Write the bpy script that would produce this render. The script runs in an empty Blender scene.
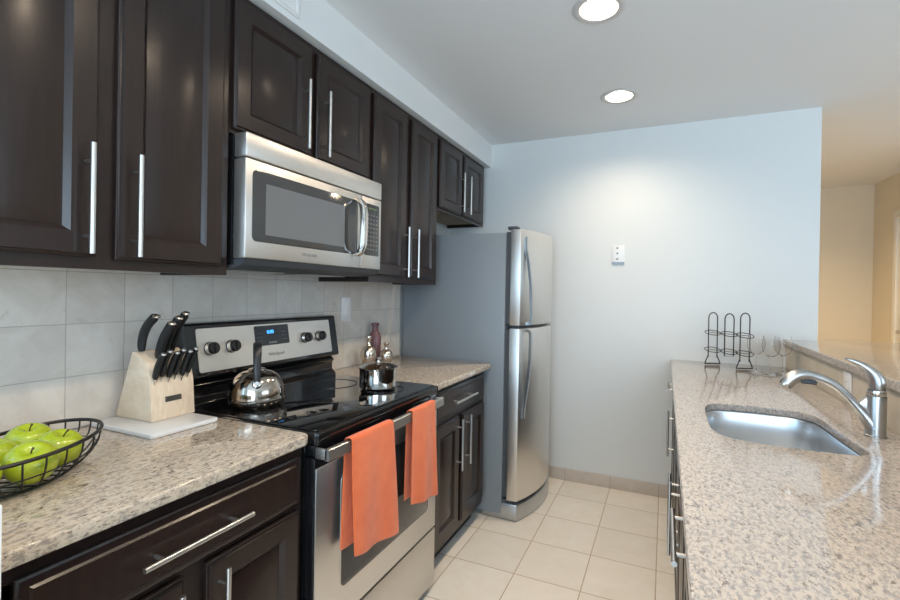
import bpy, bmesh, math, random
from mathutils import Vector, Matrix
random.seed(4)
sc = bpy.context.scene
col = sc.collection
PI = math.pi

# ---------------------------------------------------------------- camera
def make_camera():
    yaw, pit, rol, F, PX, PY = .4, -.003, .0179, 453.982, 23.2326, -6.6338
    c, s = math.cos(yaw), math.sin(yaw)
    r0 = Vector((c, s, 0)); f0 = Vector((-s, c, 0)); u0 = Vector((0, 0, 1))
    c, s = math.cos(pit), math.sin(pit)
    f1 = f0 * c + u0 * s; u1 = -f0 * s + u0 * c
    c, s = math.cos(rol), math.sin(rol)
    r2 = r0 * c + u1 * s; u2 = -r0 * s + u1 * c
    cam = bpy.data.cameras.new('camera')
    o = bpy.data.objects.new('camera', cam); col.objects.link(o)
    m = Matrix((r2, u2, -f1)).transposed().to_4x4()
    m.translation = Vector((1.5881, -1.036, 1.3331))
    o.matrix_world = m
    cam.sensor_fit = 'HORIZONTAL'; cam.sensor_width = 36.0
    cam.lens = F * 36.0 / 900.0
    cam.shift_x = -PX / 900.0; cam.shift_y = PY / 900.0
    cam.clip_start = .02
    sc.camera = o
make_camera()

# ---------------------------------------------------------------- world, exposure, window light
w = bpy.data.worlds.new('sky'); sc.world = w; w.use_nodes = True
w.node_tree.nodes['Background'].inputs[0].default_value = (.62, .8, 1, 1)
w.node_tree.nodes['Background'].inputs[1].default_value = 1.0
sc.view_settings.view_transform = 'Standard'
sc.view_settings.look = 'None'
sc.view_settings.gamma = 1
sc.view_settings.use_curve_mapping = False
sc.view_settings.exposure = 0.12
sc.cycles.max_bounces = 10
sc.cycles.diffuse_bounces = 6
sc.cycles.caustics_reflective = False
sc.cycles.caustics_refractive = False
sc.cycles.sample_clamp_indirect = 4

def area(name, loc, rot, sx, sy, power, color, spread=PI, shape='RECTANGLE'):
    l = bpy.data.lights.new(name, 'AREA'); l.shape = shape; l.size = sx
    if shape == 'RECTANGLE': l.size_y = sy
    l.energy = power; l.color = color; l.spread = spread
    o = bpy.data.objects.new(name, l); col.objects.link(o)
    o.location = loc; o.rotation_euler = rot
    return o
DAY = (.62, .81, 1.0); WARM = (1.0, .80, .58)
area('daylight_through_back_window', (2.3, -3.68, 1.45), (math.radians(90), 0, 0), 2.4, 1.7, 90, DAY)
area('daylight_through_left_window', (.03, -2.2, 1.35), (0, math.radians(-90), 0), 1.9, 1.9, 34, (.36, .68, 1.0))
area('daylight_through_side_window', (5.9, -.6, 1.45), (0, math.radians(90), 0), 1.7, 2.6, 44, (.70, .85, 1.0))
LAMP_W, LAMP_HALL = 6.6, 22

# ---------------------------------------------------------------- materials
def mat(name, color=(.8, .8, .8), rough=.5, metal=0, coat=0, coat_rough=.1, spec=.5, trans=0, emit=None, estr=0, ior=1.45, sheen=0):
    m = bpy.data.materials.new(name); m.use_nodes = True
    b = m.node_tree.nodes['Principled BSDF']
    I = b.inputs
    I['Base Color'].default_value = (*color, 1); I['Roughness'].default_value = rough; I['Metallic'].default_value = metal
    I['Coat Weight'].default_value = coat; I['Coat Roughness'].default_value = coat_rough
    I['Specular IOR Level'].default_value = spec; I['Transmission Weight'].default_value = trans; I['IOR'].default_value = ior
    I['Sheen Weight'].default_value = sheen
    if emit: I['Emission Color'].default_value = (*emit, 1); I['Emission Strength'].default_value = estr
    return m
class NT:
    def __init__(s, m): s.t = m.node_tree; s.n = s.t.nodes; s.b = s.n['Principled BSDF']
    def add(s, kind, **k):
        n = s.n.new(kind)
        for a, v in k.items(): setattr(n, a, v)
        return n
    def link(s, a, b): s.t.links.new(a, b)
    def coord(s, scale=(1, 1, 1), rot=(0, 0, 0)):
        tc = s.add('ShaderNodeTexCoord'); mp = s.add('ShaderNodeMapping')
        mp.inputs['Scale'].default_value = scale; mp.inputs['Rotation'].default_value = rot
        s.link(tc.outputs['Object'], mp.inputs['Vector']); return mp.outputs['Vector']
    def noise(s, vec, scale, detail=4, rough=.55, dist=0):
        n = s.add('ShaderNodeTexNoise'); n.inputs['Scale'].default_value = scale
        n.inputs['Detail'].default_value = detail; n.inputs['Roughness'].default_value = rough
        n.inputs['Distortion'].default_value = dist
        s.link(vec, n.inputs['Vector']); return n.outputs['Fac']
    def ramp(s, fac, stops, interp='LINEAR'):
        r = s.add('ShaderNodeValToRGB'); r.color_ramp.interpolation = interp
        e = r.color_ramp.elements
        while len(e) < len(stops): e.new(.5)
        for i, (p, c) in enumerate(stops):
            e[i].position = p; e[i].color = (*c, 1) if len(c) == 3 else c
        s.link(fac, r.inputs[0]); return r.outputs[0]
    def mix(s, fac, a, b, mode='MIX'):
        m = s.add('ShaderNodeMix', data_type='RGBA', blend_type=mode)
        for v, i in ((fac, 0), (a, 6), (b, 7)):
            if hasattr(v, 'is_linked') or hasattr(v, 'links'): s.link(v, m.inputs[i])
            elif isinstance(v, tuple): m.inputs[i].default_value = (*v, 1)
            else: m.inputs[i].default_value = v
        return m.outputs[2]
    def math(s, op, a, b=0, clamp=False):
        m = s.add('ShaderNodeMath', operation=op); m.use_clamp = clamp
        for v, i in ((a, 0), (b, 1)):
            if hasattr(v, 'links'): s.link(v, m.inputs[i])
            else: m.inputs[i].default_value = v
        return m.outputs[0]
    def bump(s, h, strength=.2, dist=.002):
        b = s.add('ShaderNodeBump'); b.inputs['Strength'].default_value = strength; b.inputs['Distance'].default_value = dist
        s.link(h, b.inputs['Height']); s.link(b.outputs[0], s.b.inputs['Normal'])

def granite(name, light, tan, grey, dark, rough=.1, dens=0.0, k=1.0):
    m = mat(name, light, rough, coat=.3, coat_rough=.05); t = NT(m)
    v = t.coord((1, 1.0, 1))
    vs = t.coord((1, .55, 1), (0, 0, .5))
    n0 = t.noise(v, 9, 3, .6)
    n1 = t.noise(vs, 75 * k, 5, .66, .5)
    n2 = t.noise(vs, 80 * k, 6, .74, .3)
    n3 = t.noise(v, 150, 3, .6)
    c = t.ramp(n1, [(.36, tan), (.47, light), (.56, light), (.66, tan)])
    c = t.mix(t.ramp(n2, [(.54 - dens, (0, 0, 0)), (.62 - dens, (1, 1, 1))]), c, grey)
    c2 = t.ramp(n3, [(.40, (1, 1, 1)), (.46, (0, 0, 0))])
    vb = t.noise(vs, 75 * k, 5, .75, .4)
    dk = t.ramp(vb, [(.615 - dens, (0, 0, 0)), (.66 - dens, (1, 1, 1))])
    c = t.mix(t.math('MULTIPLY', dk, .85), c, dark)
    c = t.mix(t.math('MULTIPLY', c2, .35), c, (light[0] * 1.15, light[1] * 1.15, light[2] * 1.15))
    c = t.mix(t.ramp(n0, [(.3, (.25, .25, .25)), (.7, (0, 0, 0))]), c, tan)
    t.link(c, t.b.inputs['Base Color'])
    return m
def tiles(name, axes, size, off, gw, c1, c2, grout, rough, spec=.5, blot=None, bump=.3):
    """square tiles laid on the plane of two object axes"""
    m = mat(name, c1, rough, spec=spec); t = NT(m)
    tc = t.add('ShaderNodeTexCoord'); sp = t.add('ShaderNodeSeparateXYZ'); t.link(tc.outputs['Object'], sp.inputs[0])
    cells, masks = [], []
    for a, o, sz in zip(axes, off, size):
        u = t.math('DIVIDE', t.math('SUBTRACT', sp.outputs['XYZ'.index(a)], o), sz)
        cells.append(t.math('FLOOR', u)); f = t.math('FRACT', u)
        d = t.math('MINIMUM', f, t.math('SUBTRACT', 1, f))
        masks.append(t.math('MULTIPLY', d, sz))
    d = t.math('MINIMUM', masks[0], masks[1])
    g = t.math('LESS_THAN', d, gw)
    cb = t.add('ShaderNodeCombineXYZ'); t.link(cells[0], cb.inputs[0]); t.link(cells[1], cb.inputs[1])
    wn = t.add('ShaderNodeTexWhiteNoise'); t.link(cb.outputs[0], wn.inputs[0])
    sc_ = t.add('ShaderNodeVectorMath', operation='ADD')
    ws = t.add('ShaderNodeVectorMath', operation='SCALE'); t.link(wn.outputs['Color'], ws.inputs[0]); ws.inputs['Scale'].default_value = 7
    t.link(tc.outputs['Object'], sc_.inputs[0]); t.link(ws.outputs[0], sc_.inputs[1])
    nz = t.noise(sc_.outputs[0], 7, 6, .6, 1.2)
    c = t.mix(t.ramp(nz, [(.35, (0, 0, 0)), (.7, (1, 1, 1))]), c1, c2)
    if blot:
        nb = t.noise(sc_.outputs[0], 22, 5, .7, .6)
        c = t.mix(t.ramp(nb, [(.60, (0, 0, 0)), (.72, (.8, .8, .8))]), c, blot)
    vary = t.math('ADD', t.math('MULTIPLY', wn.outputs['Value'], .07), .95)
    c = t.mix(1.0, c, vary, 'MULTIPLY')
    c = t.mix(g, c, grout)
    t.link(c, t.b.inputs['Base Color'])
    h = t.ramp(d, [(0, (0, 0, 0)), (1, (1, 1, 1))])
    hh = t.math('DIVIDE', d, gw * 2.0, clamp=True)
    t.bump(hh, bump, .0015)
    return m
def brushed(name, color, rough, axis='z', amount=.03):
    m = mat(name, color, rough, metal=1); t = NT(m)
    s = {'z': (160, 160, 3), 'y': (160, 3, 160), 'x': (3, 160, 160)}[axis]
    n = t.noise(t.coord(s), 3, 2)
    r = t.math('ADD', t.math('MULTIPLY', n, amount * 2), rough - amount)
    t.link(r, t.b.inputs['Roughness'])
    t.b.inputs['Anisotropic'].default_value = .4
    return m
def wall_paint(name, color, rough=.6):
    m = mat(name, color, rough, spec=.3); t = NT(m)
    n = t.noise(t.coord(), 220, 3)
    t.bump(n, .06, .001); return m

M = {}
M['wall'] = wall_paint('wall_paint', (.72, .735, .72))
M['ceiling'] = wall_paint('ceiling_paint', (.77, .77, .77), .8)
M['hall'] = wall_paint('hall_paint', (.74, .66, .53))
M['soffit'] = wall_paint('soffit_paint', (.74, .75, .74))
M['white'] = mat('white_plastic', (.80, .80, .79), .3)
M['trim'] = mat('white_trim_paint', (.8, .77, .7), .35)
def wood():
    m = mat('espresso_wood', (.03, .02, .017), .3, coat=.2, coat_rough=.18, spec=.4); t = NT(m)
    n = t.noise(t.coord((40, 40, 2.5)), 3, 4, .6, .4)
    c = t.ramp(n, [(.3, (.016, .0092, .0075)), (.7, (.025, .0142, .0115))])
    t.link(c, t.b.inputs['Base Color']); return m
M['wood'] = wood()
M['toe'] = mat('toe_kick_black', (.012, .011, .01), .5)
M['under'] = mat('cabinet_underside_maple', (.42, .30, .19), .5)
M['granite'] = granite('beige_granite', (.60, .51, .41), (.43, .335, .24), (.28, .25, .22), (.09, .06, .045), dens=.045, k=1.15)
M['granite_pale'] = granite('pale_speckled_granite', (.57, .49, .42), (.45, .375, .315), (.31, .295, .285), (.16, .135, .12), dens=.06, k=1.45)
M['tile'] = tiles('backsplash_tile', 'YZ', (.1525, .1525), (.0135, .9145), .0011, (.60, .55, .49), (.70, .66, .60), (.42, .38, .34), .38, blot=(.50, .44, .38))
M['bartile'] = tiles('bar_wall_tile', 'YZ', (.305, .1525), (.10, .9145), .0011, (.60, .53, .43), (.66, .59, .48), (.45, .38, .3), .38)
M['floor'] = tiles('floor_tile', 'XY', (.3105, .3105), (.6398, 2.2715 - .3105 * 12), .0022, (.84, .77, .67), (.89, .83, .75), (.50, .37, .25), .30, bump=.4)
M['base'] = tiles('baseboard_tile', 'XZ', (.3105, .5), (.6398, -.2), .0014, (.56, .49, .42), (.62, .55, .48), (.36, .26, .18), .35)
M['steel'] = brushed('brushed_steel', (.70, .67, .63), .38, 'y')
M['steel_v'] = brushed('brushed_steel_door', (.72, .70, .67), .36, 'y')
M['nickel'] = mat('satin_nickel', (.60, .59, .57), .32, metal=1)
M['faucet'] = mat('brushed_nickel', (.44, .43, .42), .29, metal=1)
M['sink'] = brushed('sink_steel', (.74, .76, .78), .33, 'z')
M['chrome'] = mat('polished_steel', (.66, .62, .57), .07, metal=1)
M['kettle'] = mat('kettle_steel', (.42, .37, .32), .12, metal=1)
M['fridge'] = mat('fridge_grey_enamel', (.215, .24, .26), .36)
M['fridge_dark'] = mat('dark_grey_gasket', (.06, .065, .07), .5)
M['fridge_handle'] = mat('grey_metal_handle', (.50, .53, .56), .3, metal=1)
M['black'] = mat('black_enamel', (.008, .008, .009), .13, coat=.4, coat_rough=.04)
M['glass_top'] = mat('black_ceramic_glass', (.006, .006, .007), .04, coat=.6, coat_rough=.02)
M['dark_glass'] = mat('dark_oven_glass', (.035, .032, .03), .05, coat=.5, coat_rough=.02)
M['mw_glass'] = mat('microwave_door_glass', (.045, .045, .045), .09, coat=.5, coat_rough=.04)
M['mw_screen'] = mat('microwave_screen', (.15, .155, .16), .16)
M['plastic'] = mat('black_plastic', (.015, .015, .016), .35)
M['knife'] = mat('black_knife_handle', (.010, .011, .012), .42)
M['blue'] = mat('blue_display', (.02, .1, .4), .4, emit=(.05, .35, 1.0), estr=3.0)
M['panel'] = mat('display_panel', (.03, .032, .038), .2)
M['grey_print'] = mat('grey_print', (.22, .22, .22), .4)
M['dim_green'] = mat('green_key_print', (.12, .17, .07), .4)
M['wire'] = mat('black_wire', (.012, .011, .010), .4)
M['stone'] = mat('white_marble_board', (.74, .75, .76), .3)
M['glow'] = mat('lamp_glow', (1, 1, 1), .5, emit=(1, .93, .80), estr=9)
M['lamp_ring'] = mat('lamp_ring_white', (.60, .58, .56), .4)
M['cone'] = mat('lamp_reflector', (.55, .53, .50), .35, metal=.3)
M['glass'] = mat('clear_glass', (1, 1, 1), .01, trans=1, ior=1.18)
M['purple'] = mat('plum_glass', (.30, .15, .17), .12, trans=.45, ior=1.4)
M['mercury'] = mat('mercury_glass', (.66, .58, .50), .24, metal=1)
M['stem'] = mat('apple_stem', (.08, .045, .02), .7)
M['plate'] = mat('grey_metal_plate', (.18, .17, .16), .35, metal=1)
M['slot'] = mat('dark_mark', (.25, .25, .26), .5)
M['burner'] = mat('burner_print', (.045, .045, .047), .25)
M['blueedge'] = mat('blue_grey_plastic', (.30, .36, .44), .4)
def maple():
    m = mat('pale_maple', (.72, .54, .36), .42); t = NT(m)
    n = t.noise(t.coord((3, 28, 6), (0, .3, 0)), 4, 5, .6, .8)
    t.link(t.ramp(n, [(.3, (.68, .53, .38)), (.7, (.80, .68, .53))]), t.b.inputs['Base Color']); return m
M['maple'] = maple()
def apple_mat():
    m = mat('green_apple_skin', (.42, .56, .03), .22, coat=.4, coat_rough=.08); t = NT(m)
    n = t.noise(t.coord(), 30, 4)
    c = t.ramp(n, [(.35, (.32, .41, .014)), (.65, (.46, .52, .03))])
    n2 = t.noise(t.coord(), 260, 2)
    c = t.mix(t.ramp(n2, [(.66, (0, 0, 0)), (.72, (.5, .5, .5))]), c, (.7, .76, .3))
    t.link(c, t.b.inputs['Base Color'])
    t.b.inputs['Subsurface Weight'].default_value = 0; return m
M['apple'] = apple_mat()
def towel_mat():
    m = mat('coral_cotton', (.86, .20, .07), .9, sheen=.3, spec=.15); t = NT(m)
    tc = t.add('ShaderNodeTexCoord'); sp = t.add('ShaderNodeSeparateXYZ'); t.link(tc.outputs['Object'], sp.inputs[0])
    a = t.math('ABSOLUTE', t.math('SINE', t.math('MULTIPLY', sp.outputs[1], 520)))
    b = t.math('ABSOLUTE', t.math('SINE', t.math('MULTIPLY', sp.outputs[2], 520)))
    h = t.math('MULTIPLY', a, b)
    n = t.noise(t.coord(), 14, 3)
    c = t.ramp(n, [(.3, (.76, .145, .042)), (.7, (.85, .19, .06))])
    t.link(c, t.b.inputs['Base Color'])
    t.bump(h, .8, .0015); return m
M['towel'] = towel_mat()

# ---------------------------------------------------------------- mesh builder
class MB:
    def __init__(s): s.bm = bmesh.new()
    def faces(s, verts, faces):
        v = [s.bm.verts.new(p) for p in verts]
        for f in faces:
            try: s.bm.faces.new([v[i] for i in f])
            except ValueError: pass
        return s
    def box(s, x0, x1, y0, y1, z0, z1, b=0, seg=2):
        t = bmesh.new(); bmesh.ops.create_cube(t, size=1)
        for v in t.verts: v.co = Vector(((x0 + x1) / 2 + v.co.x * (x1 - x0), (y0 + y1) / 2 + v.co.y * (y1 - y0), (z0 + z1) / 2 + v.co.z * (z1 - z0)))
        if b: bmesh.ops.bevel(t, geom=t.edges[:], offset=b, segments=seg, affect='EDGES', profile=.5)
        s.merge(t); return s
    def merge(s, t, mtx=None):
        t.verts.ensure_lookup_table(); mp = {}
        for v in t.verts: mp[v] = s.bm.verts.new(mtx @ v.co if mtx else v.co)
        for f in t.faces:
            try: s.bm.faces.new([mp[v] for v in f.verts])
            except ValueError: pass
        t.free()
    def tube(s, pts, r, closed=False, seg=8, caps=True, flat=None):
        pts = [Vector(p) for p in pts]; n = len(pts); rings = []
        rr = r if isinstance(r, (list, tuple)) else [r] * n
        up = None
        for i, p in enumerate(pts):
            a = pts[(i - 1) % n] if (closed or i > 0) else p
            c = pts[(i + 1) % n] if (closed or i < n - 1) else p
            d = (c - a).normalized()
            if up is None:
                up = Vector((0, 0, 1)) if abs(d.z) < .9 else Vector((1, 0, 0))
            u = (up - d * up.dot(d)); u = u.normalized() if u.length > 1e-6 else d.orthogonal().normalized()
            up = u; v = d.cross(u)
            fu, fv = (1, 1) if flat is None else flat
            rings.append([s.bm.verts.new(p + (u * math.cos(2 * PI * k / seg) * fu + v * math.sin(2 * PI * k / seg) * fv) * rr[i]) for k in range(seg)])
        m = n if closed else n - 1
        for i in range(m):
            A, B = rings[i], rings[(i + 1) % n]
            for k in range(seg):
                s.bm.faces.new([A[k], A[(k + 1) % seg], B[(k + 1) % seg], B[k]])
        if caps and not closed:
            s.bm.faces.new(rings[0][::-1]); s.bm.faces.new(rings[-1])
        return s
    def cyl(s, p0, p1, r0, r1=None, seg=24):
        return s.tube([p0, p1], [r0, r0 if r1 is None else r1], seg=seg)
    def lathe(s, prof, c=(0, 0, 0), seg=40, axis=None, close=False):
        c = Vector(c); ax = Vector(axis).normalized() if axis else Vector((0, 0, 1))
        u = ax.orthogonal().normalized() if axis else Vector((1, 0, 0)); v = ax.cross(u)
        rings = []
        for r, h in prof:
            if r < 1e-6: rings.append([s.bm.verts.new(c + ax * h)])
            else: rings.append([s.bm.verts.new(c + ax * h + (u * math.cos(2 * PI * k / seg) + v * math.sin(2 * PI * k / seg)) * r) for k in range(seg)])
        pairs = list(zip(rings, rings[1:]))
        if close: pairs.append((rings[-1], rings[0]))
        for A, B in pairs:
            for k in range(seg):
                q = [A[k % len(A)], A[(k + 1) % len(A)], B[(k + 1) % len(B)], B[k % len(B)]]
                q = list(dict.fromkeys(q))
                if len(q) > 2:
                    try: s.bm.faces.new(q)
                    except ValueError: pass
        return s
    def prism(s, poly, axis, a0, a1, b=0):
        """poly of 2-D points extruded along axis x, y or z"""
        t = bmesh.new()
        def P(p, a):
            return {'x': (a, p[0], p[1]), 'y': (p[0], a, p[1]), 'z': (p[0], p[1], a)}[axis]
        A = [t.verts.new(P(p, a0)) for p in poly]; B = [t.verts.new(P(p, a1)) for p in poly]
        t.faces.new(A); t.faces.new(B[::-1])
        n = len(poly)
        for i in range(n): t.faces.new([A[i], B[i], B[(i + 1) % n], A[(i + 1) % n]])
        bmesh.ops.recalc_face_normals(t, faces=t.faces[:])
        if b: bmesh.ops.bevel(t, geom=t.edges[:], offset=b, segments=2, affect='EDGES', profile=.5)
        s.merge(t); return s
    def build(s, name, m, parent=None, angle=35, loc=None):
        bmesh.ops.recalc_face_normals(s.bm, faces=s.bm.faces[:])
        me = bpy.data.meshes.new(name); s.bm.to_mesh(me); s.bm.free()
        for p in me.polygons: p.use_smooth = True
        if hasattr(me, 'set_sharp_from_angle'): me.set_sharp_from_angle(angle=math.radians(angle))
        me.materials.append(M[m] if isinstance(m, str) else m)
        o = bpy.data.objects.new(name, me); col.objects.link(o)
        if parent: o.parent = parent
        if loc: o.location = loc
        return o
def tag(o, label=None, cat=None, group=None, kind=None):
    if label: o['label'] = label
    if cat: o['category'] = cat
    if group: o['group'] = group
    if kind: o['kind'] = kind
    return o
def thing(name, label, cat, loc=(0, 0, 0), rz=0, group=None):
    o = bpy.data.objects.new(name, None); col.objects.link(o)
    o.location = loc; o.rotation_euler = (0, 0, rz); o.empty_display_size = .05
    return tag(o, label, cat, group)
def struct(o): o['kind'] = 'structure'; return o
def copy_tree(o, parent=None):
    c = o.copy(); col.objects.link(c)
    if parent: c.parent = parent
    for ch in list(o.children): copy_tree(ch, c)
    return c
def slab_with_holes(name, outer, holes, z0, z1, m, bevel=0, parent=None):
    cu = bpy.data.curves.new(name, 'CURVE'); cu.dimensions = '2D'; cu.fill_mode = 'BOTH'
    cu.extrude = (z1 - z0) / 2 - bevel; cu.bevel_depth = bevel; cu.bevel_resolution = 3; cu.offset = -bevel
    for poly in [outer] + holes:
        sp = cu.splines.new('POLY'); sp.points.add(len(poly) - 1)
        for i, p in enumerate(poly): sp.points[i].co = (p[0], p[1], 0, 1)
        sp.use_cyclic_u = True
    t = bpy.data.objects.new('tmp', cu); col.objects.link(t)
    dg = bpy.context.evaluated_depsgraph_get(); dg.update()
    me = bpy.data.meshes.new_from_object(t.evaluated_get(dg))
    bpy.data.objects.remove(t); bpy.data.curves.remove(cu)
    for v in me.vertices: v.co.z += (z0 + z1) / 2
    bm = bmesh.new(); bm.from_mesh(me); bmesh.ops.remove_doubles(bm, verts=bm.verts[:], dist=1e-5)
    mb = MB(); mb.bm.free(); mb.bm = bm
    return mb.build(name, m, parent)
def rounded(x0, x1, y0, y1, r, n=6, corners=(1, 1, 1, 1)):
    pts = []
    for (cx, cy, a, on) in ((x1 - r, y1 - r, 0, corners[0]), (x0 + r, y1 - r, 90, corners[1]), (x0 + r, y0 + r, 180, corners[2]), (x1 - r, y0 + r, 270, corners[3])):
        if on:
            for i in range(n + 1):
                t = math.radians(a + 90 * i / n); pts.append((cx + r * math.cos(t), cy + r * math.sin(t)))
        else:
            pts.append((cx + (r if a in (0, 270) else -r), cy + (r if a in (0, 90) else -r)))
    return pts
def text_mesh(body, size, m, name, parent, mtx, depth=.0004):
    cu = bpy.data.curves.new('t', 'FONT'); cu.body = body; cu.size = size; cu.extrude = depth
    cu.align_x = 'CENTER'; cu.align_y = 'CENTER'
    t = bpy.data.objects.new('tmp', cu); col.objects.link(t)
    dg = bpy.context.evaluated_depsgraph_get(); dg.update()
    me = bpy.data.meshes.new_from_object(t.evaluated_get(dg))
    bpy.data.objects.remove(t); bpy.data.curves.remove(cu)
    me.transform(mtx); me.materials.clear(); me.materials.append(M[m])
    me.name = name
    o = bpy.data.objects.new(name, me); col.objects.link(o); o.parent = parent
    return o
def facing_x(x, y, z):            # text plane facing +x, reading along +y
    return Matrix(((0, 0, 1, x), (1, 0, 0, y), (0, 1, 0, z), (0, 0, 0, 1)))
def spline(P, n=8):
    """Catmull-Rom through P"""
    P = [Vector(p) for p in P]; out = []
    for i in range(len(P) - 1):
        a, b, c, d = P[max(i - 1, 0)], P[i], P[i + 1], P[min(i + 2, len(P) - 1)]
        for k in range(n):
            t = k / n
            out.append(.5 * ((2 * b) + (c - a) * t + (2 * a - 5 * b + 4 * c - d) * t * t + (3 * b - a - 3 * c + d) * t ** 3))
    out.append(P[-1]); return out

# ================================================================ THE ROOM
H, YF, WT, XE = 2.46, 2.22, .914, 2.42
CH = 0.885
lamps = [(1.327, 1.655), (1.327, .80), (1.327, -.055), (1.327, -.91)]
hall_lamp = (2.46, 3.15)
def circle(cx, cy, r, n=48): return [(cx + r * math.cos(2 * PI * i / n), cy + r * math.sin(2 * PI * i / n)) for i in range(n)]
struct(MB().box(-.12, 6.1, -3.9, 4.75, -.1, 0).build('floor', 'floor'))
struct(slab_with_holes('ceiling', [(-.12, -3.9), (6.1, -3.9), (6.1, 4.75), (-.12, 4.75)],
       [circle(x, y, .082) for x, y in lamps + [hall_lamp]], H, H + .12, 'ceiling'))
m = MB(); m.box(-.12, 0, -1.2, 4.75, 0, H); m.box(-.12, 0, -3.9, -3.2, 0, H); m.box(-.12, 0, -3.2, -1.2, 0, .35); m.box(-.12, 0, -3.2, -1.2, 2.35, H)
struct(m.build('wall_left', 'wall'))
m = MB()
for y0 in (-3.2, -2.22, -1.25): m.box(-.08, -.03, y0, y0 + .05, .35, 2.35)
m.box(-.08, -.03, -3.2, -1.2, .35, .40); m.box(-.08, -.03, -3.2, -1.2, 2.30, 2.35)
struct(m.build('window_3', 'trim'))
struct(MB().box(0, XE, YF, YF + .12, 0, H).build('wall_far', 'wall'))
struct(MB().box(0, 3.47, 4.62, 4.74, 0, H).build('wall_hall', 'hall'))
def hall_right():
    m = MB()                              # opening for the door, y 3.24 .. 4.10
    m.box(3.47, 3.59, 4.10, 4.74, 0, H); m.box(3.47, 3.59, 2.9, 3.24, 0, H); m.box(3.47, 3.59, 3.24, 4.10, 2.05, H)
    struct(m.build('wall_right', 'hall'))
    struct(MB().box(3.59, 6.0, 2.9, 3.02, 0, H).build('wall_side', 'hall'))
    e = bpy.data.objects.new('door_1', None); col.objects.link(e); e.location = (3.49, 3.67, 0); struct(e)
    MB().box(.0, .04, -.42, .42, .01, 2.04, .003).build('door_leaf', 'trim', e)
    c = MB(); c.box(-.035, -.018, -.50, -.43, 0, 2.12, .004); c.box(-.035, -.018, .43, .50, 0, 2.12, .004); c.box(-.035, -.018, -.43, .43, 2.05, 2.12, .004)
    c.build('door_casing', 'trim', e)
    h = MB(); h.lathe([(0, 0), (.03, 0), (.03, .008), (.012, .014), (.012, .045), (0, .045)], (-.001, .36, 1.05), 20, (-1, 0, 0))
    h.tube([(-.04, .36, 1.05), (-.042, .33, 1.052), (-.04, .25, 1.045)], .009, seg=10)
    h.build('door_handle', 'nickel', e)
hall_right()
def back_wall():
    m = MB()
    m.box(0, 1.0, -3.9, -3.78, 0, H); m.box(3.6, 6.0, -3.9, -3.78, 0, H)
    m.box(1.0, 3.6, -3.9, -3.78, 0, .5); m.box(1.0, 3.6, -3.9, -3.78, 2.35, H)
    struct(m.build('wall_back', 'wall'))
    f = MB()
    for y0 in (1.0, 2.27, 3.55): f.box(y0, y0 + .05, -3.86, -3.80, .5, 2.35)
    f.box(1.0, 3.6, -3.86, -3.80, .5, .55); f.box(1.0, 3.6, -3.86, -3.80, 2.3, 2.35)
    struct(f.build('window_1', 'trim'))
    m = MB()
    m.box(6.0, 6.12, -3.9, -2.0, 0, H); m.box(6.0, 6.12, .8, 3.02, 0, H)
    m.box(6.0, 6.12, -2.0, .8, 0, .5); m.box(6.0, 6.12, -2.0, .8, 2.35, H)
    struct(m.build('wall_window_side', 'wall'))
    f = MB()
    for y0 in (-2.0, -.62, .75): f.box(6.02, 6.08, y0, y0 + .05, .5, 2.35)
    f.box(6.02, 6.08, -2.0, .8, .5, .55); f.box(6.02, 6.08, -2.0, .8, 2.3, 2.35)
    struct(f.build('window_2', 'trim'))
back_wall()
struct(MB().box(0, .730, -.86, -.702, 0, 1.02, .002).build('wall_near', 'wall'))
struct(MB().box(0, .345, -.70, YF, 2.287, H).build('wall_soffit', 'soffit'))
struct(MB().box(0, .008, -.70, 1.488, .9145, 1.372 + .47).build('wall_backsplash', 'tile'))
struct(MB().box(.72, 1.66, YF - .01, YF, 0, .085, .002).build('baseboard_far', 'base'))
# knee wall behind the sink
struct(MB().box(2.265, 2.40, -.95, YF, 0, 1.048).build('wall_bar', 'bartile'))

# ================================================================ CABINETS
def ring_loft(m, rects, depths, close=True):
    """nested rectangles (y0,y1,z0,z1) at x = depth; the last one is capped"""
    loops = []
    for (y0, y1, z0, z1), x in zip(rects, depths):
        loops.append([m.bm.verts.new(p) for p in ((x, y0, z0), (x, y1, z0), (x, y1, z1), (x, y0, z1))])
    for A, B in zip(loops, loops[1:]):
        for k in range(4): m.bm.faces.new([A[k], A[(k + 1) % 4], B[(k + 1) % 4], B[k]])
    if close: m.bm.faces.new(loops[-1])
    return loops
def inset(y0, y1, z0, z1, d): return (y0 + d, y1 - d, z0 + d, z1 - d)
def door_frame(y0, y1, z0, z1, st=.056):
    m = MB(); R = (y0, y1, z0, z1)
    ds = [0, 0, .003, .006, .009, st, st + .004, st + .008, st + .012]
    xs = [0, .012, .0145, .0150, .020, .020, .0165, .0125, .009]
    L = ring_loft(m, [inset(*R, d) for d in ds], xs, close=True)
    m.bm.faces.new(L[0][::-1])
    return m
def door_panel(y0, y1, z0, z1, st=.056):
    m = MB(); R = (y0, y1, z0, z1); s0 = st + .013
    ds = [s0, s0, s0 + .004, s0 + .030, s0 + .034]
    xs = [.0092, .0100, .0112, .0175, .0185]
    ring_loft(m, [inset(*R, d) for d in ds], xs)
    return m
def bar_pull(p0, p1, out=.030, post=.16):
    """bar between p0 and p1 (x = door face), posts running back to the face"""
    m = MB(); p0, p1 = Vector(p0), Vector(p1); o = Vector((out, 0, 0))
    m.tube([p0 + o, p1 + o], .006, seg=14)
    for f in (post, 1 - post):
        q = p0.lerp(p1, f); m.tube([q, q + o], .0045, seg=10)
    return m
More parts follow.
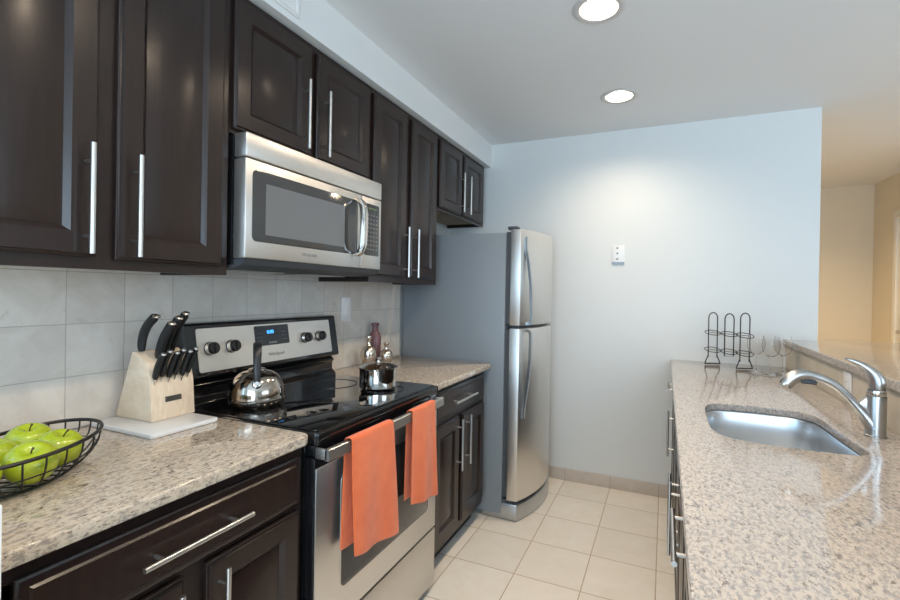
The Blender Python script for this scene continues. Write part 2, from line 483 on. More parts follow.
def door(parent, y0, y1, z0, z1, x, pull=None, st=.056):
    d = door_frame(y0, y1, z0, z1, st).build('door', 'wood', parent, loc=(x, 0, 0))
    door_panel(y0, y1, z0, z1, st).build('raised_panel', 'wood', d)
    if pull:
        bar_pull((.020, pull[0], pull[1]), (.020, pull[2], pull[3])).build('handle', 'nickel', d)
    return d
def drawer(parent, y0, y1, z0, z1, x, pull=None):
    m = MB(); R = (y0, y1, z0, z1)
    L = ring_loft(m, [inset(*R, d) for d in (0, 0, .003, .008, .018, .022)], [0, .012, .0145, .0155, .0155, .020])
    m.bm.faces.new(L[0][::-1])
    d = m.build('drawer', 'wood', parent, loc=(x, 0, 0))
    if pull: bar_pull((.020, pull[0], pull[1]), (.020, pull[2], pull[3])).build('handle', 'nickel', d)
    return d
def upper_cabinet(label, y0, y1, z0, doors, z1=2.283, x=.305, group='dark wall cabinets'):
    t = thing('wall_cabinet', label, 'cabinet', (.0085, (y0 + y1) / 2, z0), group=group)
    ym = (y0 + y1) / 2
    m = MB(); g = .0006
    a, b = y0 - ym + g, y1 - ym - g; h = z1 - z0; X = x - .0085
    m.box(0, X - .019, a, a + .016, 0, h); m.box(0, X - .019, b - .016, b, 0, h)
    m.box(0, X - .019, a + .016, b - .016, h - .016, h); m.box(0, .006, a + .016, b - .016, .03, h - .016)
    m.build('carcass', 'wood', t)
    MB().box(.0, X - .019, a + .016, b - .016, .022, .034).build('bottom_panel', 'under', t)
    f = MB()
    f.box(X - .019, X, a, a + .03, 0, h); f.box(X - .019, X, b - .03, b, 0, h)
    f.box(X - .019, X, a + .03, b - .03, 0, .036); f.box(X - .019, X, a + .03, b - .03, h - .036, h)
    if len(doors) > 1:
        c = (doors[0][1] + doors[1][0]) / 2 - ym; f.box(X - .019, X, c - .03, c + .03, .036, h - .036)
    f.build('face_frame', 'wood', t)
    for (d0, d1, dz0, dz1, pull) in doors:
        p = None if pull is None else (pull[0] - ym, pull[1] - z0, pull[0] - ym, pull[2] - z0)
        door(t, d0 - ym, d1 - ym, dz0 - z0, dz1 - z0, X + .0005, p)
    return t
Z1 = 2.257
upper_cabinet('tall dark wall cabinet nearest the camera, above the knife block and apples', -.70, -.014, 1.372,
    [(-.685, -.379, 1.402, Z1, (-.407, 1.407, 1.666)), (-.338, -.043, 1.398, Z1, (-.302, 1.407, 1.666))])
upper_cabinet('short dark wall cabinet with two doors directly above the microwave', -.014, .733, 1.828,
    [(-.008, .330, 1.842, Z1, (.285, 1.857, 2.116)), (.360, .703, 1.842, Z1, (.396, 1.857, 2.116))])
upper_cabinet('tall dark wall cabinet with two narrow doors between microwave and fridge', .733, 1.409, 1.372,
    [(.738, 1.033, 1.404, Z1, (1.012, 1.404, 1.666)), (1.083, 1.372, 1.404, Z1, (1.113, 1.404, 1.666))])
upper_cabinet('small dark wall cabinet with two doors above the refrigerator', 1.409, 2.165, 1.828,
    [(1.413, 1.735, 1.845, Z1, (1.706, 1.86, 2.12)), (1.765, 2.115, 1.845, Z1, (1.816, 1.86, 2.12))])

def base_cabinet(label, y0, y1, face, drawers, doors, x_wall, side=1, depth=.607, group='dark base cabinets', name='base_cabinet'):
    """side=1: fronts look towards +x; side=-1: towards -x. Local y follows side."""
    ym = (y0 + y1) / 2
    t = thing(name, label, 'cabinet', (x_wall, ym, 0), 0 if side == 1 else PI, group=group)
    g = .001; a, b = (y0 - ym + g, y1 - ym - g)
    D = depth
    m = MB(); top = .8835
    m.box(0, D - .019, a, a + .018, .10, top); m.box(0, D - .019, b - .018, b, .10, top)
    m.box(0, D - .019, a + .018, b - .018, .10, .118); m.box(0, .008, a + .018, b - .018, .118, top)
    m.build('carcass', 'wood', t)
    MB().box(.02, D - .065, a, b, 0, .099).build('toe_kick', 'toe', t)
    f = MB()
    f.box(D - .019, D, a, a + .038, .10, top); f.box(D - .019, D, b - .038, b, .10, top)
    f.box(D - .019, D, a + .038, b - .038, .10, .15); f.box(D - .019, D, a + .038, b - .038, .70, .745); f.box(D - .019, D, a + .038, b - .038, .845, top)
    if len(doors) > 1:
        c = sum((d[0] + d[1]) / 2 for d in doors) / len(doors) - ym
        c = ((doors[0][1] + doors[1][0]) / 2 - ym) * side; f.box(D - .019, D, c - .03, c + .03, .15, .70)
    f.build('face_frame', 'wood', t)
    def Y(u, v): return tuple(sorted(((u - ym) * side, (v - ym) * side)))
    for (d0, d1, z0, z1, pull) in drawers:
        q = Y(d0, d1); p = None
        if pull: r = Y(pull[0], pull[1]); p = (r[0], pull[2], r[1], pull[2])
        drawer(t, q[0], q[1], z0, z1, D + .0005, p)
    for (d0, d1, z0, z1, pull) in doors:
        q = Y(d0, d1); p = None
        if pull: py = (pull[0] - ym) * side; p = (py, pull[1], py, pull[2])
        door(t, q[0], q[1], z0, z1, D + .0005, p)
    return t
base_cabinet('dark base cabinet nearest the camera under the apples, with one wide drawer', -.70, -.004, 0,
    [(-.648, -.024, .716, .852, (-.470, -.216, .779))],
    [(-.648, -.364, .145, .698, (-.392, .43, .683)), (-.311, -.026, .145, .698, (-.283, .43, .683))], .0085)
base_cabinet('dark base cabinet between the range and the refrigerator', .772, 1.445, 0,
    [(.80, 1.413, .722, .862, (.962, 1.230, .790))],
    [(.80, 1.075, .145, .700, (1.045, .435, .692)), (1.112, 1.413, .145, .700, (1.150, .435, .692))], .0085)
XR = 2.2645; DR = XR - 1.665
base_cabinet('dark base cabinet on the sink side, against the far wall', 1.65, 2.215, 0,
    [(1.68, 2.18, .716, .852, (1.785, 2.035, .79))], [(1.68, 2.18, .145, .698, (1.715, .44, .69))], XR, -1, DR)
base_cabinet('dark sink side base cabinet, second from the far wall', 1.18, 1.648, 0,
    [(1.21, 1.62, .716, .852, None)], [(1.21, 1.62, .145, .698, None)], XR, -1, DR)
base_cabinet('dark base cabinet directly under the sink', .27, 1.178, 0,
    [(.30, 1.15, .716, .852, None)], [(.30, .70, .145, .698, (.672, .44, .69)), (.74, 1.15, .145, .698, (.762, .44, .69))], XR, -1, DR)
base_cabinet('narrow dark base cabinet just nearer than the sink, its drawer pull sticking out', -.10, .268, 0,
    [(-.07, .24, .716, .852, (-.03, .222, .79))], [(-.07, .24, .145, .698, None)], XR, -1, DR)
base_cabinet('dark sink side base cabinet nearest the camera', -.93, -.102, 0,
    [(-.90, -.13, .716, .852, None)], [(-.90, -.54, .145, .698, None), (-.50, -.13, .145, .698, None)], XR, -1, DR)

# ---------------------------------------------------------------- worktops
t = slab_with_holes('countertop', rounded(.0085, .652, -.701, -.002, .03, corners=(1, 0, 0, 0)), [], .884, WT, 'granite', .006)
tag(t, 'beige granite worktop under the apple basket and knife block', 'countertop')
t = slab_with_holes('countertop', rounded(.0085, .652, .770, 1.478, .02, corners=(1, 0, 0, 1)), [], .884, WT, 'granite', .006)
tag(t, 'beige granite worktop between the range and the refrigerator', 'countertop')
SINK = [(1.733, .83), (1.730, .72), (1.733, .60), (1.752, .532), (1.80, .497), (1.86, .485), (1.93, .481), (2.02, .482), (2.085, .498), (2.112, .540), (2.110, .60), (2.102, .70), (2.098, .80), (2.094, .90), (2.075, .955), (2.03, .988), (1.95, .999), (1.86, .998), (1.785, .985), (1.748, .945), (1.736, .89)]
def closed_spline(P, n=5):
    P = [Vector((*p, 0)) for p in P]; N = len(P); out = []
    for i in range(N):
        a, b, c, d = P[i - 1], P[i], P[(i + 1) % N], P[(i + 2) % N]
        for k in range(n):
            t = k / n
            q = .5 * ((2 * b) + (c - a) * t + (2 * a - 5 * b + 4 * c - d) * t * t + (3 * b - a - 3 * c + d) * t ** 3)
            out.append((q.x, q.y))
    return out
SK = closed_spline(SINK)
t = slab_with_holes('countertop', [(1.628, -.95), (2.2645, -.95), (2.2645, 2.2195), (1.628, 2.2195)], [SK], .884, WT, 'granite_pale', .005)
tag(t, 'long speckled granite worktop with the sink cut into it', 'countertop')
t = slab_with_holes('bar_top', [(2.249, -.95), (2.86, -.95), (2.86, 2.36), (2.421, 2.36), (2.421, 2.2195), (2.249, 2.2195)], [], 1.049, 1.082, 'granite_pale', .005)
tag(t, 'raised granite bar ledge on the tiled knee wall behind the faucet', 'bar top')

# ---------------------------------------------------------------- sink
def scaled(P, f, cx=1.93, cy=.72): return [(cx + (x - cx) * f, cy + (y - cy) * f) for x, y in P]
def make_sink():
    t = thing('kitchen_sink', 'undermount stainless steel sink bowl in the right worktop', 'sink', (1.93, .72, .70))
    m = MB(); loops = []
    O = Vector((1.93, .72, .70))
    for f, z in ((1.10, .8825), (1.012, .8825), (1.0, .876), (.998, .80), (.994, .738), (.975, .716), (.93, .704), (.2, .697), (.05, .695)):
        loops.append([m.bm.verts.new(Vector((x, y, z)) - O) for x, y in scaled(SK, f)])
    for A, B in zip(loops, loops[1:]):
        for k in range(len(A)): m.bm.faces.new([A[k], A[(k + 1) % len(A)], B[(k + 1) % len(A)], B[k]])
    m.bm.faces.new(loops[-1])
    o = m.build('basin', 'sink', t, angle=50)
    md = o.modifiers.new('thickness', 'SOLIDIFY'); md.thickness = .0012; md.offset = -1
    d = MB(); d.lathe([(.045, .0005), (.043, .004), (.030, .003), (.0, .001)], (0, 0, -.002))
    d.build('drain', 'chrome', t)
make_sink()

# ---------------------------------------------------------------- faucet
def make_faucet():
    B = Vector((2.188, .725, WT))
    t = thing('kitchen_faucet', 'brushed nickel single-lever pull-out faucet behind the sink', 'faucet', B)
    m = MB()
    m.lathe([(0, .0005), (.028, .0005), (.028, .004), (.0258, .006), (.0258, .121), (.025, .124), (0, .124)], seg=40)
    m.build('body', 'faucet', t)
    r = MB(); r.lathe([(.0235, .1245), (.0245, .126), (.0245, .140), (.0235, .142), (0, .142)], seg=40); r.build('collar', 'chrome', t)
    P = [(-.004, 0, .030), (-.020, 0, .052), (-.040, 0, .078), (-.072, 0, .116), (-.103, 0, .146), (-.136, 0, .163), (-.170, 0, .172), (-.198, 0, .170), (-.220, 0, .155), (-.232, 0, .140)]
    S = spline(P, 6); n = len(S)
    def rad(u):
        if u < .30: return .026 - (.026 - .0125) * (u / .30) ** .8
        if u < .62: return .0125 + .002 * (u - .30) / .32
        return .0145 + .007 * math.sin((u - .62) / .38 * PI * .5)
    MB().tube(S, [rad(i / (n - 1)) for i in range(n)], seg=20).build('spout', 'faucet', t)
    h = MB(); h.tube([(-.2325, 0, .1395), (-.2365, 0, .1335)], [.0218, .0205], seg=20); h.build('spray_head', 'chrome', t)
    b = MB(); b.tube([(-.192, 0, .150), (-.172, 0, .152), (-.150, 0, .147)], [.006, .009, .005], seg=10); b.build('spray_button', 'fridge_dark', t)
    w_ = MB(); w_.prism([(-.010, .118), (-.024, .118), (-.034, .108), (-.050, .094), (-.046, .082), (-.010, .050)], 'y', -.009, .009, .003); w_.build('spout_neck', 'faucet', t)
    k = MB()
    Q = spline([(.002, 0, .1425), (.002, 0, .160), (-.002, 0, .178), (-.012, 0, .194), (-.030, 0, .210), (-.050, -.002, .222), (-.068, -.004, .229), (-.080, -.005, .231)], 6)
    n = len(Q)
    rr = [(.0245 + .002 * math.sin(PI * i / (n - 1) / .3)) if i / (n - 1) < .3 else max(.004, .0245 - .034 * (i / (n - 1) - .3)) for i in range(n)]
    k.tube(Q, rr, seg=18, flat=(.8, 1)); k.build('handle', 'faucet', t)
make_faucet()

# ================================================================ REFRIGERATOR
def make_fridge():
    y0, y1, ym = 1.492, 2.198, 1.845
    t = thing('refrigerator', 'top-freezer refrigerator with stainless doors and blue-grey side', 'refrigerator', (0, ym, 0))
    a, b = y0 - ym, y1 - ym
    m = MB(); m.box(.03, .722, a, b, .03, 1.685, .004); m.build('cabinet_body', 'fridge', t)
    def front(yy, c=.812, bow=.085): return c + bow * (1 - (yy / .355) ** 2)
    N = 24; ys = [a + (b - a) * i / N for i in range(N + 1)]
    def door_part(name, z0, z1):
        poly = [(.752, a), ] + [(front(y), y) for y in ys] + [(.752, b)]
        d = MB(); d.prism(poly, 'z', z0, z1, .003)
        return d.build(name, 'steel_v', t, angle=25)
    up = door_part('freezer_door', 1.142, 1.703); lo = door_part('fresh_food_door', .118, 1.124)
    for nm, z0, z1 in (('door_gasket', 1.15, 1.69), ('door_gasket', .13, 1.115)):
        MB().box(.7225, .7515, a + .012, b - .012, z0, z1).build(nm, 'fridge_dark', t)
    s = MB(); s.prism([(.7515, a + .03)] + [(front(y) - .03, y) for y in ys[1:-1]] + [(.7515, b - .03)], 'z', 1.1245, 1.1415); s.build('door_gap_trim', 'fridge_dark', t)
    k = MB(); k.prism([(.60, a + .002)] + [(.60, b - .002)] + [(front(y) + .002, y) for y in ys[::-1]], 'z', .004, .098, .004)
    k.build('base_grille', 'fridge_handle', t)
    k = MB(); k.prism([(.723, a + .006)] + [(.723, b - .006)] + [(front(y) - .012, y) for y in ys[-2:0:-1]], 'z', .0985, .1175)
    k.build('shadow_gap', 'fridge_dark', t)
    hcap = MB(); hcap.box(.73, .79, a + .005, a + .06, 1.7035, 1.722, .004); hcap.build('hinge_cap', 'fridge_dark', t)
    def handle(pts, parent):
        h = MB(); S = spline(pts, 8); rings = []
        for i, p in enumerate(S):
            q = S[min(i + 1, len(S) - 1)] - S[max(i - 1, 0)]; q.normalize()
            nrm = Vector((q.z, 0, -q.x)).normalized() * .008; wv = Vector((0, .012, 0))
            rings.append([h.bm.verts.new(p + s1 * nrm + s2 * wv) for s1, s2 in ((-1, -1), (1, -.75), (1, .75), (-1, 1))])
        for A, B in zip(rings, rings[1:]):
            for j in range(4): h.bm.faces.new([A[j], A[(j + 1) % 4], B[(j + 1) % 4], B[j]])
        h.bm.faces.new(rings[0][::-1]); h.bm.faces.new(rings[-1])
        h.build('handle', 'fridge_handle', parent)
    yy = 1.53 - ym; fx = front(yy)
    handle([(fx + .004, yy, 1.660), (fx + .006, yy, 1.59), (fx + .022, yy, 1.50), (fx + .036, yy, 1.38), (fx + .040, yy, 1.27), (fx + .040, yy, 1.165), (fx + .012, yy, 1.155)], up)
    handle([(fx + .010, yy, 1.112), (fx + .038, yy, 1.100), (fx + .040, yy, 1.02), (fx + .036, yy, .90), (fx + .024, yy, .78), (fx + .010, yy, .68), (fx + .004, yy, .60)], lo)
make_fridge()

# ================================================================ MICROWAVE
def make_microwave():
    y0, y1 = -.006, .732; z0, z1 = 1.395, 1.8265
    t = thing('microwave', 'stainless over-the-range microwave mounted above the range', 'microwave', (.0085, 0, z0))
    ox, oz = .0085, z0
    def B(x0, x1, ya, yb, za, zb, b=0): return MB().box(x0 - ox, x1 - ox, ya, yb, za - oz, zb - oz, b)
    B(.0095, .318, y0 + .001, y1 - .004, 1.407, z1, .002).build('housing', 'black', t)
    # vent strip across the top, rounded front edge
    m = B(.319, .373, y0, y1, 1.748, z1 - .001, .006); m.build('vent_panel', 'steel', t)
    yd = .583
    F = MB()   # door: frame with rounded window opening
    d = B(.319, .372, y0, yd - .0015, 1.427, 1.7445, .005).build('door', 'steel', t)
    def rr(y0, y1, z0, z1, r): return rounded(y0, y1, z0 - oz, z1 - oz, r)
    g = MB(); g.prism(rr(.020, .556, 1.483, 1.714, .018), 'x', .3722 - ox, .3740 - ox, .0005); g.build('window', 'mw_glass', d)
    g = MB(); g.prism(rr(.072, .470, 1.508, 1.676, .004), 'x', .37405 - ox, .3744 - ox); g.build('screen', 'mw_screen', d)
    B(.319, .372, yd + .0015, y1, 1.427, 1.7445, .005).build('control_panel_frame', 'steel', t)
    c = MB(); c.prism(rr(.606, .712, 1.487, 1.716, .008), 'x', .3722 - ox, .3738 - ox, .0005); kp = c.build('control_panel', 'mw_glass', t)
    q = MB(); q.box(.3739 - ox, .3742 - ox, .632, .660, 1.692 - oz, 1.700 - oz); q.box(.3739 - ox, .3742 - ox, .665, .690, 1.692 - oz, 1.700 - oz); q.build('clock_digits', 'dim_green', kp)
    q = MB()
    for r in range(9):
        for k in range(4):
            yy = .626 + k * .021; zz = 1.665 - r * .019
            q.box(.3739 - ox, .3741 - ox, yy, yy + .009, zz - oz, zz + .004 - oz)
    q.build('key_marks', 'grey_print', kp)
    # handle: bowed loop, thick D
    outer = [(.3745, 1.722), (.398, 1.721), (.418, 1.708), (.431, 1.684), (.436, 1.650), (.437, 1.598), (.436, 1.546), (.431, 1.512), (.418, 1.488), (.398, 1.475), (.3745, 1.474)]
    inner = [(.3745, 1.492), (.392, 1.494), (.402, 1.504), (.409, 1.524), (.412, 1.552), (.413, 1.598), (.412, 1.644), (.409, 1.672), (.402, 1.692), (.392, 1.702), (.3745, 1.704)]
    def sm(L): return [(p.x, p.y) for p in spline([(x, z, 0) for x, z in L], 3)]
    h = MB(); h.prism([(x - ox, z - oz) for x, z in sm(outer) + sm(inner)], 'y', .520, .545, .003); h.build('handle', 'chrome', d)
    # underside: black intake lip, grey base pan
    m = MB(); m.prism([(.02, 0), (.30, 0), (.345, .012), (.36, .031), (.02, .031)], 'y', y0 + .006, y1 - .006)
    u = m.build('underside_pan', 'fridge_dark', t)
    m = MB(); m.box(.05, .22, .08, .30, -.004, -.0005, .001); m.box(.05, .22, .42, .66, -.004, -.0005, .001); m.build('grease_filter', 'nickel', t)
    text_mesh('FRIGIDAIRE', .015, 'grey_print', 'lettering', d, facing_x(.3724 - ox, .278, 1.458 - oz))
make_microwave()

# ================================================================ RANGE
def make_range():
    y0, y1 = .001, .7665
    t = thing('electric_range', 'stainless and black glass-top electric range with backguard', 'stove', (0, 0, 0))
    MB().box(.035, .620, y0 + .002, y1 - .002, .02, .876, .002).build('body', 'black', t)
    MB().box(.060, .560, y0 + .03, y1 - .03, 0, .0195).build('feet_plinth', 'toe', t)
    # cooktop frame and glass
    m = MB(); m.prism(rounded(.09, .668, y0, y1, .012), 'z', .877, .914, .006); m.build('cooktop_frame', 'black', t)
    g = MB(); g.prism(rounded(.100, .652, y0 + .012, y1 - .012, .01), 'z', .9142, .9185, .0015); gt = g.build('glass_cooktop', 'glass_top', t)
    for cx, cy, r in ((.24, .18, .08), (.24, .58, .10), (.50, .19, .11), (.50, .59, .08)):
        b = MB(); b.lathe([(r, .9186), (r + .0012, .9186), (r + .0012, .9188), (r, .9188)], (cx, cy, 0), 56, close=True)
        b.build('burner_mark', 'burner', gt)
    # backguard
    p = MB(); p.prism([(.010, .90), (.100, .90), (.100, .925), (.078, .945), (.078, .975), (.090, .990), (.062, 1.015), (.010, 1.015)], 'y', y0 + .006, y1 - .004, .002)
    p.build('backguard_base', 'black', t)
    # tilted console
    c = MB(); c.prism([(.012, 1.012), (.105, 1.012), (.110, 1.02), (.078, 1.200), (.070, 1.206), (.012, 1.206)], 'y', y0, y1 + .006, .004)
    c.build('console', 'black', t)
    tilt = math.atan2(.032, .18)
    def on(y, z, off=0):      # point on the console face
        f = (z - 1.02) / .18; return Vector((.110 - .032 * f + off * math.cos(tilt), y, z + off * math.sin(tilt)))
    def panel(y0, y1, z0, z1, r, off, th, name, m, par):
        k = MB(); pts = rounded(y0, y1, z0, z1, r)
        A = [k.bm.verts.new(on(y, z, off)) for y, z in pts]; B_ = [k.bm.verts.new(on(y, z, off + th)) for y, z in pts]
        k.bm.faces.new(A[::-1]); k.bm.faces.new(B_); n = len(A)
        for i in range(n): k.bm.faces.new([A[i], A[(i + 1) % n], B_[(i + 1) % n], B_[i]])
        return k.build(name, m, par)
    fp = panel(.044, .722, 1.034, 1.186, .008, .0005, .002, 'console_faceplate', 'steel', t)
    dp = panel(.286, .462, 1.100, 1.180, .006, .0027, .001, 'display_panel', 'panel', fp)
    rot = Matrix.Rotation(-tilt, 4, 'Y')
    base = on(.364, 1.153, .0042)
    text_mesh('0:00', .020, 'blue', 'clock_digits', dp, Matrix.Translation(base) @ rot @ facing_x(0, 0, 0))
    def key(k, y0, y1, z0, z1):
        q = on(y0, z0, .0042); k.box(q.x - .0002, q.x + .0004, y0, y1, z0, z1)
    for ya in (.298, .424):
        k = MB()
        for i in range(2):
            for z in (1.150, 1.135, 1.120): key(k, ya + i * .014, ya + i * .014 + .007, z, z + .002)
        k.build('key_marks', 'grey_print', dp)
    k = MB()
    for i in range(3): key(k, .352 + i * .014, .363 + i * .014, 1.108, 1.115)
    k.build('key_marks', 'grey_print', dp)
    base = on(.385, 1.063, .003)
    text_mesh('Whirlpool', .020, 'grey_print', 'lettering', fp, Matrix.Translation(base) @ rot @ facing_x(0, 0, 0))
    ax = Vector((math.cos(tilt), 0, math.sin(tilt)))
    for y in (.092, .180, .556, .646):
        kn = MB(); c0 = on(y, 1.114, .0028)
        kn.lathe([(0, 0), (.0245, 0), (.0245, .003), (.0215, .005), (.021, .024), (.019, .027), (0, .027)], c0, 28, ax)
        o = kn.build('knob', 'plastic', t)
        s = MB(); s.lathe([(.0216, .004), (.0235, .004), (.0225, .018), (.0214, .018)], c0, 28, ax, close=True); s.build('chrome_ring', 'chrome', o)
        s = MB(); q = c0 + ax * .0275; s.box(q.x - .001, q.x + .0045, y - .003, y + .003, q.z - .019, q.z + .019, .001); s.build('grip', 'plastic', o)
    # front: black strip, door, drawer
    MB().box(.6205, .655, y0 + .004, y1 - .004, .842, .8755, .003).build('front_strip', 'black', t)
    d = MB().box(.6205, .658, y0 + .002, y1 - .002, .292, .838, .003).build('oven_door', 'black', t)
    f = MB(); f.box(.6583, .6625, y0 + .004, y1 - .004, .294, .808, .0015); f.build('door_facing', 'steel', d)
    g = MB(); g.prism(rounded(.120, .690, .392, .752, .022), 'x', .6627, .6640, .0005); g.build('window', 'dark_glass', d)
    g = MB()
    a = rounded(.116, .694, .388, .756, .026); b_ = rounded(.121, .689, .393, .751, .021)
    A = [g.bm.verts.new((.6643, y, z)) for y, z in a]; B2 = [g.bm.verts.new((.6643, y, z)) for y, z in b_]; A0 = [g.bm.verts.new((.6627, y, z)) for y, z in a]
    n = len(A)
    for i in range(n):
        g.bm.faces.new([A[i], A[(i + 1) % n], B2[(i + 1) % n], B2[i]]); g.bm.faces.new([A0[i], A0[(i + 1) % n], A[(i + 1) % n], A[i]])
    g.build('window_trim', 'steel', d)
    # flat bowed bar handle
    h = MB(); N = 24; L0, L1 = .004, .735; sec = []
    for i in range(N + 1):
        u = i / N; y = L0 + (L1 - L0) * u; bow = .006 * (1 - (2 * u - 1) ** 2); x = .694 + bow
        sec.append([h.bm.verts.new((x + dx, y, z)) for dx, z in ((0, .838), (.013, .838), (.0155, .8405), (.0155, .8705), (.013, .873), (0, .873))])
    for A, B3 in zip(sec, sec[1:]):
        for k in range(6): h.bm.faces.new([A[k], A[(k + 1) % 6], B3[(k + 1) % 6], B3[k]])
    h.bm.faces.new(sec[0][::-1]); h.bm.faces.new(sec[-1])
    for y in (.004, .727): h.box(.6585, .700, y, y + .008, .840, .871, .001)
    h.build('handle', 'steel', d)
    m = MB(); m.box(.6205, .6625, y0 + .003, y1 - .003, .045, .284, .003); m.build('storage_drawer', 'steel', t)
make_range()

# ---------------------------------------------------------------- towels
def towel(label, ya, yb, zl, zr, ybl, back_shift, zb, seed):
    """front sheet from the bar down, shorter back sheet behind the bar; ya..yb at the bar"""
    rnd = random.Random(seed)
    m = MB(); N = 26; prof = []
    prof += [('b', i / 14) for i in range(15)]
    prof += [('t', i / 6) for i in range(1, 6)]
    prof += [('f', i / 22) for i in range(23)]
    ph = rnd.random() * 6
    bar_x = lambda y: .694 + .006 * (1 - (2 * (y - .004) / .731 - 1) ** 2)
    grid = []
    for kind, u in prof:
        row = []
        for j in range(N + 1):
            v = j / N
            if kind == 'b':            # bottom of back up to the bar
                f = 1 - u; z = .874 - f * (.874 - zb) ; y = ya + (yb - ya) * v + back_shift * f * (1 - v * .6) + .012 * f
                x = bar_x(y) - .006 - .004 * f + .0035 * f * math.sin(v * 7 + ph)
            elif kind == 't':
                an = PI * (1 - u); y = ya + (yb - ya) * v
                x = bar_x(y) + .008 + .014 * math.cos(an); z = .874 + .007 * math.sin(an)
            else:
                zbot = zl + (zr - zl) * v; z = .874 - u * (.874 - zbot)
                y = ya + (yb - ya) * v + u * (ybl[0] * (1 - v) + ybl[1] * v)
                amp = .002 + .0065 * u
                x = bar_x(min(y, .73)) + .0215 + amp * math.sin(v * 8.5 + ph + u * .8) + .004 * math.sin(u * 2.4) * math.sin(v * PI) + .003 * u
            row.append(m.bm.verts.new((x, y, z)))
        grid.append(row)
    for A, B in zip(grid, grid[1:]):
        for j in range(N): m.bm.faces.new([A[j], A[j + 1], B[j + 1], B[j]])
    o = m.build('dish_towel', 'towel', angle=80)
    md = o.modifiers.new('thickness', 'SOLIDIFY'); md.thickness = .0035; md.offset = 0
    sb = o.modifiers.new('smooth', 'SUBSURF'); sb.levels = 1; sb.render_levels = 1
    tag(o, label, 'towel', 'towels over the oven handle')
towel('coral orange towel on the oven handle, the wider one nearer the camera', .094, .318, .512, .472, (.014, .036), -.018, .530, 2)
towel('coral orange towel on the oven handle, nearer the refrigerator', .452, .640, .522, .478, (.004, .026), -.012, .53, 5)

# ================================================================ THINGS ON THE RANGE
ZG = .9188
def make_kettle():
    t = thing('tea_kettle', 'round stainless steel kettle with black handle on the left of the cooktop', 'kettle', (.243, .165, ZG), rz=math.atan2(-1.20, 1.345))
    R = .094
    m = MB(); m.lathe([(0, .0), (.086, .0), (.090, .004), (.093, .010), (R + .003, .022), (R + .003, .026), (R, .029), (.0935, .045), (.090, .065), (.082, .086), (.070, .102), (.052, .114), (.030, .1195), (.024, .120), (0, .120)], seg=56)
    m.build('body', 'kettle', t)
    l = MB(); l.lathe([(.030, .1205), (.027, .126), (.012, .130), (.006, .131), (0, .131)], seg=32); lid = l.build('lid', 'kettle', t)
    k = MB(); k.lathe([(.006, .131), (.006, .136), (.010, .139), (.011, .145), (.007, .150), (0, .151)], seg=20); k.build('knob', 'plastic', lid)
    s = MB(); s.tube(spline([(-.060, 0, .070), (-.085, 0, .088), (-.105, 0, .108), (-.112, 0, .122)], 4), [.022, .021, .020, .019, .018, .017, .017, .016, .015, .015, .014, .014, .014], seg=16); s.build('spout', 'kettle', t)
    h = MB(); P = spline([(.088, 0, .092), (.084, 0, .130), (.074, 0, .165), (.060, 0, .195), (.038, 0, .212), (.005, 0, .216), (-.030, 0, .208), (-.055, 0, .185), (-.066, 0, .150), (-.070, 0, .105)], 5)
    h.tube(P, [.009 + .0055 * math.sin(PI * min(1, (i + 4) / (len(P) + 3))) for i in range(len(P))], seg=14, flat=(.45, 1)); h.build('handle', 'plastic', t)
    for sx in (1, -1):
        p = MB(); a = Vector((sx, 0, .35)).normalized()
        p.lathe([(0, 0), (.016, 0), (.016, .004), (.012, .009), (.008, .010), (.007, .013), (0, .013)], Vector((.083 * sx, 0, .085)), 24, a); p.build('pivot', 'chrome', t)
make_kettle()
def make_pot():
    t = thing('saucepan', 'small lidded stainless steel pot on the far side of the cooktop', 'pot', (.458, .604, ZG), rz=math.radians(35))
    R = .079
    m = MB(); m.lathe([(0, .0), (R - .004, .0), (R, .004), (R, .079), (R + .004, .082), (R + .004, .084), (R - .002, .084), (R - .002, .004), (0, .004)], seg=56); m.build('pan_body', 'chrome', t)
    l = MB(); l.lathe([(R + .003, .0845), (R + .004, .088), (R - .004, .090), (.060, .098), (.030, .105), (0, .107)], seg=56); lid = l.build('lid', 'chrome', t)
    k = MB(); k.lathe([(.007, .106), (.006, .113), (.014, .117), (.017, .122), (.012, .127), (0, .128)], seg=24); k.build('knob', 'chrome', lid)
    for s in (1,):
        h = MB(); h.tube(spline([(-.028, s * (R - .006), .070), (-.026, s * (R + .014), .072), (0, s * (R + .024), .073), (.026, s * (R + .014), .072), (.028, s * (R - .006), .070)], 5), .004, seg=10); h.build('handle', 'chrome', t)
make_pot()

# ---------------------------------------------------------------- bottles by the wall
def vase(label, x, y, R, h, nr, m, kind='round'):
    t = MB()
    if kind == 'round':
        k = h / .170
        pr = [(0, 0), (.024, 0), (.027, .003), (.0335, .022), (.040, .045), (.0428, .068), (.0405, .088), (.033, .104), (.021, .114), (.0145, .121), (.013, .130), (.013, .150), (.0165, .156), (.018, .163), (.0155, .170), (.011, .170), (.011, .150), (0, .150)]
        pr = [(r * R / .0428, z * k) for r, z in pr]
    else:
        pr = [(0, 0), (R * .9, 0), (R, .004), (R, h * .66), (R * .85, h * .74), (nr, h * .80), (nr, h - .018), (nr * 1.25, h - .016), (nr * 1.3, h - .004), (nr * 1.1, h), (nr * .75, h), (nr * .75, h * .80), (R * .75, h * .70), (R * .86, h * .62), (R * .86, .008), (0, .008)]
    t.lathe(pr, seg=40)
    o = t.build(('bottle' if kind != 'round' else 'bottle_vase'), m, loc=(x, y, WT + .0005))
    tag(o, label, 'bottle' if kind != 'round' else 'vase')
vase('round silvery glass bottle vase, the left one behind the pot', .105, 1.022, .042, .170, .013, 'mercury')
vase('smaller round silvery glass vase, right of the plum bottle', .148, 1.128, .037, .126, .010, 'mercury')
